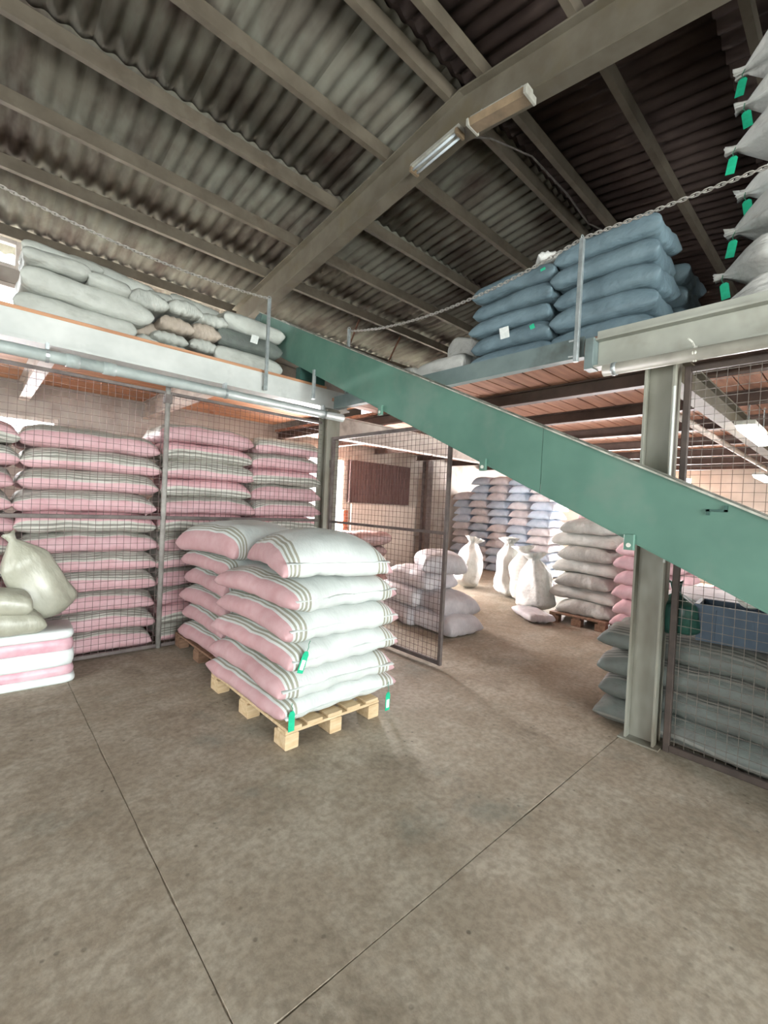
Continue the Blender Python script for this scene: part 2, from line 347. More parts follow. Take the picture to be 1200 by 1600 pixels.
# brick pier beside the back door, each brick laid
pier = empty('trim_1', (6.2, BY-.12, 0)); tag(pier, kind='structure')
bm = MB().cbox(-.06, .06, -.11, .11, 0, .062, .004).mesh('brick'); bm.materials.append(M['brick'])
for k in range(20): link('brick', bm, None, pier, (0.004*((k % 3)-1), 0, k*.072))
MB().box(-.05, .05, -.1, .1, 0, 20*.072-.006).build('mortar_core', M['wall'], pier)
# brown profiled cladding sheet on the back wall with a pale plinth below
clad = empty('trim_2', (7.5, BY-.05, 1.62)); tag(clad, kind='structure')
prof = []
for k in range(8):
    x = k*.085/1.0; prof += [(x, 0), (x+.03, 0), (x+.042, .03), (x+.073, .03)]
mb = MB(); pts = prof+[(.68, 0)]
mb.add([(x, -d, 0) for x, d in pts]+[(x, -d, .98) for x, d in pts]+[(x, .012-d, 0) for x, d in pts]+[(x, .012-d, .98) for x, d in pts],
       [(k, k+1, len(pts)+k+1, len(pts)+k) for k in range(len(pts)-1)]+[(2*len(pts)+k+1, 2*len(pts)+k, 3*len(pts)+k, 3*len(pts)+k+1) for k in range(len(pts)-1)])
me = mb.mesh('cladding_sheet'); me.materials.append(M['brown_sheet'])
for k in range(3): link('cladding_sheet', me, None, clad, (-1.15+k*.68, 0, 0))
tag(MB().cbox(6.46, 8.6, BY-.1, BY-.005, .0, 1.6, .01).build('baseboard_back', M['wall_cream']), kind='structure')

# roof: sheets, purlins, rafters
RY, RZ, RS = 2.95, 5.78, .13
ang = math.atan(RS)
def ztop(y): return RZ-RS*abs(y-RY)
ceil = empty('ceiling', (0, RY, RZ)); tag(ceil, kind='structure')
pit = .177; wv = 5; seg = 8; Ls = 2.15
def corr_mesh(name, mat, width_w, length):
    mb = MB(); n = width_w*seg+1; rows = 3
    xs = [k*pit/seg for k in range(n)]; zs = [.022*math.cos(2*PI*k/seg) for k in range(n)]
    vs = []
    for off in (0, .008):
        for r in range(rows):
            vs += [(xs[k], length*r/(rows-1), zs[k]+off) for k in range(n)]
    fs = []
    for r in range(rows-1):
        for k in range(n-1):
            a = r*n+k; fs.append((a, a+n, a+n+1, a+1)); b = rows*n+a; fs.append((b, b+1, b+n+1, b+n))
    for k in range(n-1):
        fs.append((k, k+1, rows*n+k+1, rows*n+k)); a = (rows-1)*n+k; b = rows*n+a; fs.append((a+1, a, b, b+1))
    mb.add(vs, fs); me = mb.mesh(name, True); me.materials.append(mat); return me
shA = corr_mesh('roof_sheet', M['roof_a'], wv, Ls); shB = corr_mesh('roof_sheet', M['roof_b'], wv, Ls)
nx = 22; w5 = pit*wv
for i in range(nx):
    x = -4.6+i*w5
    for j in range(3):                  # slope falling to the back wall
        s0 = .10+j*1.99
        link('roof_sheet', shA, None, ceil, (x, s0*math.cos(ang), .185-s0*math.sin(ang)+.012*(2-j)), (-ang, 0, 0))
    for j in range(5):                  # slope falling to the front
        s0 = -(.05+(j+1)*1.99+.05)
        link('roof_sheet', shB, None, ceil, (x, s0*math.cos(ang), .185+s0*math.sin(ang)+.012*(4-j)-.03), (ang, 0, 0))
# ridge cap
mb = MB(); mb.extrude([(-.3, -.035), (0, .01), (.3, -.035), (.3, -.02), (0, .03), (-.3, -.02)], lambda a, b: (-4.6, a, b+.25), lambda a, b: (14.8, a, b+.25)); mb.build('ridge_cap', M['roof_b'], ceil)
def purlin(y, h=.15, b=.065):
    z = ztop(y); sg = 1 if y > RY else -1
    t = .008; sec = [(0, 0), (b, 0), (b, .025), (b-t, .025), (b-t, t), (t, t), (t, h-t), (b-t, h-t), (b-t, h-.025), (b, h-.025), (b, h), (0, h)]
    mb = MB(); mb.extrude([(p-b/2, q) for p, q in sec], lambda a, c: (-4.5, a+y-RY, c+z-RZ), lambda a, c: (14.0, a+y-RY, c+z-RZ))
    return mb.build('purlin', M['purlin'], ceil)
for y in (3.10, 4.03, 5.03, 5.98, 6.93, 8.32, 2.70, 1.80, .80, -.2, -1.2, -2.2, -3.2, -4.2, -5.2, -6.3): purlin(y)
def rafter(x):
    d, wd = .42, .17
    for (ya, yb) in ((RY, BY-.02), (RY, FY+T)):
        za, zb = ztop(ya)-RZ, ztop(yb)-RZ; mb = MB()
        sec = [(-wd/2, -d), (wd/2, -d), (wd/2, -d+.018), (.006, -d+.018), (.006, -.018), (wd/2, -.018), (wd/2, 0), (-wd/2, 0), (-wd/2, -.018), (-.006, -.018), (-.006, -d+.018), (-wd/2, -d+.018)]
        mb.extrude(sec, lambda p, q: (x+p, ya-RY, za+q), lambda p, q: (x+p, yb-RY, zb+q)); mb.build('rafter', M['rafter'], ceil)
for x in (3.55, -1.6, 13.0): rafter(x)
# knee braces at the eaves
for x in (5.55, 6.7):
    mb = MB(); mb.tube((x, 7.0-RY, ztop(7.0)-RZ-.01), (x+.35, BY-.02-RY, 4.32-RZ), .02, 6); mb.tube((x+.35, 7.2-RY, 4.32-RZ), (x+.35, BY-RY, 4.32-RZ), .016, 6)
    mb.build('eave_brace', M['rust'], ceil)

# ------------------------------------------------------------------ mezzanines
def ibeam_x(mb, x0, x1, y, z0, z1, wd, t=.014):
    mb.box(x0, x1, y-wd/2, y+wd/2, z0, z0+t); mb.box(x0, x1, y-wd/2, y+wd/2, z1-t, z1); mb.box(x0, x1, y-t/2, y+t/2, z0+t, z1-t)
def ibeam_y(mb, y0, y1, x, z0, z1, wd, t=.014):
    mb.box(x-wd/2, x+wd/2, y0, y1, z0, z0+t); mb.box(x-wd/2, x+wd/2, y0, y1, z1-t, z1); mb.box(x-t/2, x+t/2, y0, y1, z0+t, z1-t)
LD = 3.13                      # left deck top
mz = empty('mezzanine_platform', (0, GY, 0)); tag(mz, 'left mezzanine platform with pale steel edge beam and orange plank deck', 'mezzanine')
mb = MB()
mb.box(-4.1, 3.76, -.01, .012, 2.86, 3.075); mb.box(-4.1, 3.76, -.012, .12, 3.075, 3.09); mb.box(-4.1, 3.76, -.075, .12, 2.835, 2.855)
mb.build('edge_beam', M['beam_pale'], mz)
MB().cbox(3.68, 3.70, -.045, .0, 2.87, 3.07, .003).build('end_plate', M['beam_pale'], mz)
for k in range(15):
    y = .01+k*.215
    MB().cbox(-4.1, 3.42 if y < .1 else 4.4, y, y+.207, LD-.036, LD, .004).build('floor_board', M['board_left'], mz)
for x in (-1.1, .5, 2.08):
    mb = MB(); ibeam_y(mb, .13, BY-GY-.02, x, 2.82, LD-.037, .12); mb.build('joist', M['joist_white'], mz)
RD = 2.99                      # right deck top
mr = empty('mezzanine_platform', (GX, 0, 0)); tag(mr, 'right mezzanine platform with grey channel beam and brown plank deck', 'mezzanine')
mb = MB(); mb.box(-.005, .01, FY+.3, 1.46, 2.735, 2.93); mb.box(-.085, .03, FY+.3, 1.46, 2.72, 2.735); mb.box(-.07, .03, FY+.3, 1.46, 2.93, 2.945)
mb.build('edge_beam', M['beam_grey'], mr)
MB().cbox(-.09, .02, 1.462, 1.53, 2.715, 2.95, .004).build('end_plate', M['fascia'], mr)
mb = MB(); mb.box(-.035, -.02, FY+.3, 1.46, 2.95, 3.005); mb.build('deck_edge_strip', M['beam_grey'], mr)
mb = MB(); mb.box(-.035, -.022, 1.56, 4.85, 2.835, 2.995); mb.box(-.022, .05, 1.56, 4.85, 2.835, 2.848); mb.build('fascia_angle', M['fascia'], mr)
for k in range(70):
    y = FY+.3+k*.206
    if y+.2 > BY: break
    MB().cbox(.012 if y < 1.55 else (-.018 if y < 4.85 else .9), 10.4, y, y+.196, RD-.038, RD, .004).build('floor_board', M['board_right'], mr)
for x in (1.02, 2.28, 3.65, 5.15, 6.6, 8.0, 9.3):
    mb = MB(); ibeam_y(mb, FY+.3, BY-.02, x, RD-.18, RD-.04, .1); mb.build('joist', M['joist_dark'], mr)
mb = MB(); ibeam_x(mb, .18, 10.4, 1.025, 2.60, RD-.182, .13); mb.build('girder', M['rafter'], mr)
mb = MB(); ibeam_x(mb, .16, 10.4, 5.15, 2.50, RD-.182, .16); mb.build('girder', M['joist_white'], mr)
mb = MB(); mb.tube((1.2, 1.36, 2.66), (10.4, 1.36, 2.66), .035, 8); mb.build('conduit', M['joist_white'], mr, True)

def hcol(name, x, y, z1, label, wd=.19, dp=.15, mat='column', axis='y'):
    e = empty(name, (x, y, 0)); tag(e, label, 'column', 'steel columns')
    t = .014
    mb = MB()
    mb.box(-dp/2, dp/2, -wd/2, -wd/2+t, 0, z1); mb.box(-dp/2, dp/2, wd/2-t, wd/2, 0, z1); mb.box(-.006, .006, -wd/2+t, wd/2-t, 0, z1)
    mb.build('shaft', M[mat], e)
    MB().cbox(-.1, .1, -.13, .13, 0, .012, .003).build('base_plate', M[mat], e)
    MB().cbox(-.075, .075, -.1, .1, z1, z1+.012, .003).build('cap_plate', M[mat], e)
    return e
hcol('steel_column', GX+.06, 1.025, 2.705, 'grey steel column under the right mezzanine, behind the green conveyor')
hcol('steel_column', GX-.02, GY+.02, 2.815, 'grey steel column at the inner corner between left fence and gate', wd=.2, dp=.2)
hcol('steel_column', 8.75, BY-.35, 2.79, 'dark steel column far back beside the brown cladding', wd=.2, dp=.2, mat='rail_dark')

# pipes below the edge beams
e = empty('drain_pipe', (0, GY-.13, 2.725)); tag(e, 'pale green-grey pipe running below the left mezzanine beam', 'pipe')
MB().tube((-4.0, 0, 0), (3.6, 0, 0), .052, 14).build('pipe_run', M['pipe'], e, True)
for x in (.62, .9): MB().tube((x-.05, 0, 0), (x+.05, 0, 0), .059, 14).build('coupling', M['pipe'], e, True)
for x in (.44, 2.0, 3.3):
    mb = MB(); mb.tube((x-.012, 0, 0), (x+.012, 0, 0), .058, 14); mb.box(x-.012, x+.012, -.004, .07, .05, .115); mb.build('pipe_clamp', M['galv'], e)
e = empty('drain_pipe', (GX-.13, 0, 2.665)); tag(e, 'dull grey pipe tied below the right mezzanine beam', 'pipe')
MB().tube((0, -2.0, 0), (0, 1.36, 0), .042, 14).build('pipe_run', M['pipe_dull'], e, True)
MB().tube((0, 1.27, 0), (0, 1.30, 0), .048, 14).build('coupling', M['galv'], e, True)
mb = MB(); mb.path([(0, .80, -.045), (-.045, .80, 0), (0, .80, .05), (.02, .82, .09), (-.03, .83, .10)], .006, 5); mb.path([(.0, .79, .05), (-.045, .785, 0.0), (0, .79, -.046)], .006, 5); mb.build('wire_tie', M['string_white'], e)

# ------------------------------------------------------------------ fences
def mesh_wires(mb, L, z0, z1, sp, r, plane):
    """plane: fn(u, z, off) -> point; wires woven along u in 0..L"""
    def sq(p, q):
        mb.tube(p, q, r, 4, caps=False)
    k = 0
    u = sp/2
    while u < L: sq(plane(u, z0, .003), plane(u, z1, .003)); u += sp
    z = z0+sp/2
    while z < z1: sq(plane(0, z, -.002), plane(L, z, -.002)); z += sp
e = empty('mesh_fence', (0, GY, 0)); tag(e, 'wire mesh fence in front of the pink sacks, below the left mezzanine', 'fence')
for x in (-1.2, 1.455): MB().tube((x, 0, 0), (x, 0, 2.78), .026, 10).build('post', M['post'], e, True)
MB().cbox(1.42, 1.49, -.035, .035, 2.53, 2.62, .004).build('post_sleeve', M['rail_dark'], e)
for (xa, xb) in ((-1.15, 1.43), (1.48, 3.36)):
    MB().cbox(xa, xb, -.02, .02, 1.335, 1.37, .004).build('rail', M['rail_dark'], e)
    MB().cbox(xa, xb, -.02, .02, .01, .045, .004).build('rail', M['rail_dark'], e)
    MB().cbox(xa, xb, -.02, .02, 2.62, 2.65, .004).build('rail', M['rail_dark'], e)
    mb = MB(); mesh_wires(mb, xb-xa, .045, 2.62, .06, .0024, lambda u, z, o, xa=xa: Vector((xa+u, -.018+o, z)))
    tag(mb.build('wire_mesh', M['wire'], e), kind='stuff')
e = empty('mesh_gate', (GX-.06, GY-.13, 0)); tag(e, 'wire mesh gate with dark frame hanging from the inner corner column', 'gate')
GL = 2.0; GH = 2.45
for nm, b in (('frame_stile', (-.018, .018, -.04, 0, .03, GH)), ('frame_stile', (-.018, .018, -GL, -GL+.04, .03, GH)), ('frame_rail', (-.018, .018, -GL+.04, -.04, .03, .07)),
              ('frame_rail', (-.018, .018, -GL+.04, -.04, GH-.04, GH)), ('frame_rail', (-.018, .018, -GL+.04, -.04, 1.33, 1.36))):
    MB().cbox(*b, .004).build(nm, M['rail_dark'], e)
mb = MB(); mesh_wires(mb, GL-.06, .06, GH-.03, .06, .0022, lambda u, z, o: Vector((o, -.03-u, z))); tag(mb.build('wire_mesh', M['wire'], e), kind='stuff')
for z in (.4, 2.1): MB().tube((0, .02, z-.05), (0, .02, z+.05), .014, 8).build('hinge', M['rail_dark'], e)
e = empty('mesh_fence', (GX+.04, .92, 0)); tag(e, 'wire mesh fence right of the grey column, in front of grey sacks', 'fence')
for nm, b in (('frame_stile', (-.018, .018, -.075, -.035, 0, 2.64)), ('frame_stile', (-.018, .018, -3.0, -2.96, 0, 2.64)), ('frame_rail', (-.018, .018, -2.96, -.075, 0.005, .05)), ('frame_rail', (-.018, .018, -2.96, -.075, 2.6, 2.64))):
    MB().cbox(*b, .004).build(nm, M['rail_brown'], e)
mb = MB(); mesh_wires(mb, 2.9, .05, 2.6, .057, .0022, lambda u, z, o: Vector((o, -.07-u, z))); tag(mb.build('wire_mesh', M['wire_light'], e), kind='stuff')
mb = MB(); mb.path([(-.09, -.0, 2.5-.0), (-.09, .0, 1.9), (-.085, .008, 1.85), (-.09, .0, 1.8), (-.09, 0, 1.3)], .008, 6); mb.build('earth_cable', M['beam_pale'], e)

# ------------------------------------------------------------------ guard posts and chains
def guard(loc, h0, h1, label):
    e = empty('guard_post', loc); tag(e, label, 'post', 'guard posts of the mezzanine chain')
    MB().cbox(-.017, .017, -.017, .017, h0, h1, .003).build('post_tube', M['galv'], e)
    for z in (h0+.05, h0+.17): MB().tube((0, -.02, z), (0, .06, z), .009, 6).build('bolt', M['galv'], e)
    mb = MB(); mb.path([(.02*math.cos(a), 0, h1+.008+.02*math.sin(a)) for a in [k*PI/6 for k in range(13)]], .004, 5); mb.build('eye_ring', M['galv'], e)
    return e
guard((2.485, GY-.10, 0), 2.87, 3.93, 'pale guard post bolted to the left mezzanine beam')
guard((GX-.11, 1.585, 0), 2.78, 3.73, 'grey guard post beside the blue sacks on the right mezzanine')
guard((GX-.11, -2.6, 0), 2.78, 3.73, 'grey guard post at the right end of the mezzanine chain')
guard((GX-.06, 4.56, 0), 2.99, 3.8, 'short dark guard post rising behind the green conveyor')
def chain(name, a, b, sag, label, n_max=300):
    a = Vector(a); b = Vector(b); L = (b-a).length; pitch_ = .034; n = int(L/pitch_)
    e = empty(name, a); tag(e, label, 'chain', 'guard chains')
    base = MB(); pts = []
    for k in range(12):
        t = 2*PI*k/12; pts.append(Vector((.022*math.cos(t)+(.006 if math.cos(t) > 0 else -.006), .011*math.sin(t), 0)))
    vs = []; nn = 5
    for k in range(12):
        d = (pts[(k+1) % 12]-pts[k-1]).normalized(); s = Vector((0, 0, 1)); u = d.cross(s)
        vs += [pts[k]+(s*math.cos(2*PI*j/nn)+u*math.sin(2*PI*j/nn))*.0042 for j in range(nn)]
    base.add(vs, [(k*nn+j, k*nn+(j+1) % nn, ((k+1) % 12)*nn+(j+1) % nn, ((k+1) % 12)*nn+j) for k in range(12) for j in range(nn)])
    me = base.mesh('chain_link', True); me.materials.append(M['chain'])
    d = (b-a)
    for k in range(n):
        t = (k+.5)/n; p = d*t-Vector((0, 0, sag*4*t*(1-t))); tg = (d-Vector((0, 0, sag*4*(1-2*t)))).normalized()
        q = tg.to_track_quat('X', 'Z').to_matrix().to_4x4() @ Matrix.Rotation(PI/4+(PI/2 if k % 2 else 0), 4, 'X')
        o = link('chain_link', me, None, e); o.matrix_local = Matrix.Translation(p) @ q
    return e
chain('guard_chain', (0.0, GY-.10, 4.02), (2.485, GY-.10, 3.93), .09, 'steel chain hung in front of the sacks on the left mezzanine')
chain('guard_chain', (GX-.11, 1.585, 3.73), (GX-.11, -2.6, 3.73), .02, 'steel chain running right from the post by the blue sacks')
chain('guard_chain', (GX-.06, 4.56, 3.78), (GX-.11, 1.585, 3.73), .17, 'steel chain crossing the blue sacks towards the green conveyor')

# ------------------------------------------------------------------ conveyor
CX0, CX1 = 3.0, 3.38; CS = .464; ca = math.atan(CS)
def ctop(y): return 2.846+CS*(y-2.984)
DV = .462                                     # vertical depth of side panel
Y0, Y1 = -1.75, 6.2
cv = empty('belt_conveyor', (CX0, 0, 0)); tag(cv, 'green inclined belt conveyor climbing to the left mezzanine', 'conveyor')
def cpanel(x0, x1, ya, yb, dz0, dz1):
    mb = MB(); mb.extrude([(x0-CX0, dz0), (x1-CX0, dz0), (x1-CX0, dz1), (x0-CX0, dz1)], lambda a, b: (a, ya, ctop(ya)+b), lambda a, b: (a, yb, ctop(yb)+b)); return mb
for i, (ya, yb) in enumerate(((Y0, 1.6), (1.604, 6.12))):
    cpanel(CX0, CX0+.006, ya, yb, -DV, 0).build('side_panel', M['conveyor'], cv)
    cpanel(CX1-.006, CX1, ya, yb, -DV, 0).build('side_panel', M['conveyor'], cv)
    cpanel(CX0-.012, CX0+.02, ya, yb, .0, .012).build('top_lip', M['lip'], cv)
    cpanel(CX1-.02, CX1+.012, ya, yb, .0, .012).build('top_lip', M['lip'], cv)
    cpanel(CX0-.004, CX0+.025, ya, yb, -DV-.008, -DV).build('bottom_lip', M['conveyor'], cv)
cpanel(CX0+.01, CX1-.01, Y0, Y1-.2, -.16, -.148).build('belt_carry', M['belt'], cv)
cpanel(CX0+.01, CX1-.01, Y0, Y1-.2, -.40, -.388).build('belt_return', M['belt'], cv)
mb = MB()
for k in range(12): cpanel(CX0+.02, CX1-.02, Y0+.3+k*.62, Y0+.32+k*.62, -.146, -.09).build('belt_cleat', M['belt'], cv)
# head end: rounded dark cheeks, drum and motor
for x in (CX0-.004, CX1-.004):
    mb = MB(); ring = []
    yc = 6.12; zc = ctop(yc)-DV/2
    R_ = DV*math.cos(ca)/2+.005
    ring = [(yc+R_*math.cos(a), zc+R_*math.sin(a)) for a in [PI/2+ca-PI*k/14 for k in range(15)]]
    mb.extrude(ring, lambda a, b: (x-CX0, a, b), lambda a, b: (x-CX0+.012, a, b)); mb.build('head_cheek', M['conveyor_dark'], cv)
zc = ctop(6.12)-DV/2
MB().tube((.02, 6.15, zc), (CX1-CX0-.02, 6.15, zc), .13, 16).build('head_drum', M['belt'], cv, True)
mo = MB().tube((-.02, 6.13, zc), (-.20, 6.13, zc), .085, 14).build('drive_motor', M['conveyor_dark'], cv, True)
for k in range(5): MB().tube((-.05-.03*k, 6.13, zc), (-.06-.03*k, 6.13, zc), .098, 14).build('cooling_fin', M['conveyor_dark'], mo)
for (y) in (3.35, 2.09, .985):
    z = ctop(y)-DV
    b = MB().cbox(-.03, -.002, y-.03, y+.03, z-.06, z+.035, .004).build('bracket', M['conveyor'], cv)
    MB().tube((-.034, y, z-.03), (-.028, y, z-.03), .014, 10).build('bolt_head', M['white_plastic'], b)
for y in (.56, .0):
    mb = MB(); z = ctop(y)-.07; mb.box(-.012, -.001, y-.05, y+.05, z, z+.012); mb.box(-.012, -.001, y-.05, y-.035, z, z+.035); mb.box(-.012, -.001, y+.03, y+.045, z-.02, z+.012); mb.build('hook_tab', M['conveyor_dark'], cv)
for y in (4.6,):
    z = ctop(y)-DV; MB().cbox(-.02, .012, y-.02, y+.02, z-.3, z+.05, .004).build('hanger_strap', M['galv'], cv)
for x in (.0, CX1-CX0-.05):
    for y in (-.5, -1.5):
        MB().cbox(x, x+.05, y-.025, y+.025, 0, ctop(y)-DV+.06, .004).build('support_leg', M['conveyor'], cv)
MB().cbox(0, CX1-CX0, 4.93, 5.03, LD+.001, ctop(4.98)-DV-.02, .004).build('deck_support', M['conveyor_dark'], cv)

# ------------------------------------------------------------------ sacks
def ss(x): return (1 if x >= 0 else -1)
_cache = {}
def pillow(kind, mat, L, W, T, seed, nx_=26, ny_=18, bend=.0, side=.0, n1=9.0, n2=4.6, ear=.05, wr=.018, lump=.02, dome=0.0):
    key = (kind, mat, L, W, T, seed, bend, side, dome)
    if key in _cache: return _cache[key]
    vs = []; uv = []; idx = {}
    U = [math.sin(PI/2*(2*i/nx_-1)) for i in range(nx_+1)]; V = [math.sin(PI/2*(2*j/ny_-1)) for j in range(ny_+1)]
    sd = Vector((seed*7.3, seed*3.1, seed*1.7))
    for s in (1, -1):
        for i, u in enumerate(U):
            for j, v in enumerate(V):
                rim = i in (0, nx_) or j in (0, ny_)
                if s == -1 and rim: idx[(s, i, j)] = idx[(1, i, j)]; continue
                au, av = abs(u), abs(v)
                h = T/2*max(0, 1-au**n1)**.40*max(0, 1-av**n2)**.42
                x = L/2*u*(1-ear*(1-av**2)*au**2); y = W/2*v*(1-ear*1.1*(1-au**2)*av**2)
                y *= 1-.05*au**6
                z = T/2+s*h
                if s == 1: z += dome*(1-au**2)*(1-av**2)
                n0 = noise.noise(Vector((x*3.2, y*3.2, s*.7))+sd)
                n_ = noise.noise(Vector((x*9, y*9, s*2.0))+sd)
                k = min(1, h/(T*.25))
                z += lump*n0*(.4 if s == -1 else 1)*k+wr*.5*n_*k
                # creases that gather towards the closed ends
                z += wr*math.sin(v*14+seed*2+n0*3)*au**5*(1-av**4)*s*.8*k
                x += .02*noise.noise(Vector((0, y*5, 5.0))+sd)*au**3; y += .015*noise.noise(Vector((x*4, 0, 9.0))+sd)*av**3
                z += -bend*au**3-side*av**4+.010*noise.noise(Vector((x*5, y*5, 0))+sd)*(au**4+av**4)
                z = max(z, 0.0015-bend*au**3-side*av**4)
                idx[(s, i, j)] = len(vs); vs.append((x, y, z)); av_ = abs(math.asin(max(-1, min(1, v)))/(PI/2)*.35+v*.65); uv.append((u, av_*ss(v), 1-s*(1-av_)))
    fs = []
    for s in (1, -1):
        for i in range(nx_):
            for j in range(ny_):
                q = [idx[(s, i, j)], idx[(s, i+1, j)], idx[(s, i+1, j+1)], idx[(s, i, j+1)]]
                if s == -1: q = q[::-1]
                fs.append(tuple(q))
    me = bpy.data.meshes.new(kind); me.from_pydata(vs, [], fs); me.update()
    at = me.attributes.new('sackuv', 'FLOAT_VECTOR', 'POINT')
    at.data.foreach_set('vector', [c for p in uv for c in p])
    for p in me.polygons: p.use_smooth = True
    me.materials.append(M[mat]); _cache[key] = me
    return me
def tied(kind, mat, H_, rx, ry, seed, neck=.10, frill=.10, n=28, lean=0.0, rings=22, wr=.03, taper=0.0):
    """sack closed by a tied neck; stands on z = 0, neck up"""
    key = (kind, mat, H_, rx, ry, seed, neck, lean)
    if key in _cache: return _cache[key]
    vs = []; fs = []; uv = []
    sd = Vector((seed*5.3, seed*2.1, seed*4.7)); body = H_-frill
    prof = []
    for i in range(rings+1):
        t = i/rings; z = body*t
        r = (math.sin(min(1, t/.14)*PI/2)**.6)*(1.0+.08*math.sin(t*PI)) if t < .14 else 1.0+.08*math.sin(t*PI)
        r *= 1-taper*t
        if t > .74: q = (t-.74)/.26; r *= 1-(1-neck)*(q**1.25)
        prof.append((z, max(r, .03), t))
    prof += [(body+frill*.4, neck*1.15, 1.05), (body+frill, neck*1.7, 1.15)]
    for (z, r, t) in prof:
        for k in range(n):
            a = 2*PI*k/n; d = Vector((math.cos(a), math.sin(a), 0))
            nn = noise.noise(Vector((d.x*1.7, d.y*1.7, z*3.0))+sd); fold = math.sin(k*PI*2*(n//2)/n/1.0+nn*2)*wr*max(0, t-.55)*1.4
            rr = r*(1+.30*nn*(1-.5*max(0, t-.6)))+fold
            # superellipse section
            c, s = math.cos(a), math.sin(a); ex = .75
            vs.append((rx*rr*abs(c)**ex*ss(c)+lean*(t**2), ry*rr*abs(s)**ex*ss(s), z+.02*noise.noise(Vector((d.x*2, d.y*2, z*4))+sd)*min(1, t*4))); uv.append((t*2-1, c*.3, s))
    R = len(prof)
    for i in range(R-1):
        for k in range(n): fs.append((i*n+k, i*n+(k+1) % n, (i+1)*n+(k+1) % n, (i+1)*n+k))
    fs.append(tuple(range(n-1, -1, -1))); fs.append(tuple(range((R-1)*n, R*n)))
    me = bpy.data.meshes.new(kind); me.from_pydata(vs, [], fs); me.update()
    at = me.attributes.new('sackuv', 'FLOAT_VECTOR', 'POINT'); at.data.foreach_set('vector', [c for p in uv for c in p])
    for p in me.polygons: p.use_smooth = True
    me.materials.append(M[mat]); _cache[key] = me
    return me
ORD = ['lowest', 'second', 'third', 'fourth', 'fifth', 'sixth', 'seventh', 'eighth', 'ninth', 'tenth', 'eleventh', 'twelfth', 'thirteenth']
def ordn(k, n): return 'topmost' if k == n-1 else ORD[k]
def tag_label(parent, loc, rz=0.0, length=.14, width=.045, drop=.10, tilt=0.0, paper=True, scale=1.0):
    """green tag on a string: part of its sack"""
    t = MB()
    t.extrude([(-width/2, -drop-length), (width/2, -drop-length), (width/2, -drop-.02), (width/4, -drop), (-width/4, -drop), (-width/2, -drop-.02)], lambda a, b: (a, -.0015, b), lambda a, b: (a, .0015, b))
    o = t.build('tag', M['green_tag'], parent, loc=loc, rot=(0, tilt, rz)); o['label'] = 'green hanging tag'
    MB().path([(0, 0, -drop-.01), (.006, .001, -drop*.6), (-.004, .0, -drop*.25), (0, .0, .01)], .0025, 5).build('string', M['string'], o)
    if paper: MB().box(-width*.32, width*.32, -.0028, -.0016, -drop-length*.85, -drop-length*.4).build('paper_slip', M['tag_paper'], o)
    return o
def sack(me, loc, rz, label, group=None, tilt=(0, 0), name='grain_sack', cat='sack'):
    o = bpy.data.objects.new(name, me); COL.objects.link(o); o.location = loc; o.rotation_euler = Euler((tilt[0], tilt[1], rz), 'XYZ')
    return tag(o, label, cat, group)
def seam(o, L, W, T, end=-1, mat='sack_front', seed=1):
    """stitched flap along one closed end of a sack (local -x or +x)"""
    mb = MB(); n = 20; vs = []; fs = []
    for i in range(n+1):
        v = -1+2*i/n; x0 = end*(L/2*(1-.06*(1-v*v))-.02); z = T/2+.008*noise.noise(Vector((v*4, seed, 0))); d = .03+.008*noise.noise(Vector((v*7, seed, 4)))
        for (dx, dz) in ((0, .004), (d, -.004+.012*noise.noise(Vector((v*6, seed, 8)))), (d, -.008), (0, -.004)): vs.append((x0+end*dx, W/2*v*.93, z+dz))
    for i in range(n):
        for k in range(4): fs.append((i*4+k, i*4+(k+1) % 4, (i+1)*4+(k+1) % 4, (i+1)*4+k))
    fs += [(3, 2, 1, 0), (n*4, n*4+1, n*4+2, n*4+3)]
    mb.add(vs, fs); return mb.build('end_seam', M[mat], o, True)

# pallets -------------------------------------------------------------------
def pallet(loc, rz, label, mat='wood_pallet', lx=.8, ly=1.2, group='wooden pallets'):
    e = empty('wooden_pallet', loc, rz); tag(e, label, 'pallet', group); m = M[mat]
    for x in (0, lx/2-.05, lx-.10):
        for y in (0, ly/2-.07, ly-.14):
            MB().cbox(x, x+.10, y, y+.14, 0.0, .10, .006).build('block', m, e)
    for y in (0, ly/2-.05, ly-.10): MB().cbox(0, lx, y, y+.10, .101, .121, .003).build('stringer_board', m, e)
    xs = [0, .165, .33, .495, .67]
    for x in xs: MB().cbox(x, x+.12, 0, ly, .1215, .143, .003).build('deck_board', m, e)
    return e
pallet((1.50, 2.44, 0), .0, 'pale wooden pallet under the front stack of white and pink sacks')
pallet((1.62, 3.72, 0), .0, 'shaded wooden pallet under the rear stack by the left fence', 'wood_pallet_old')
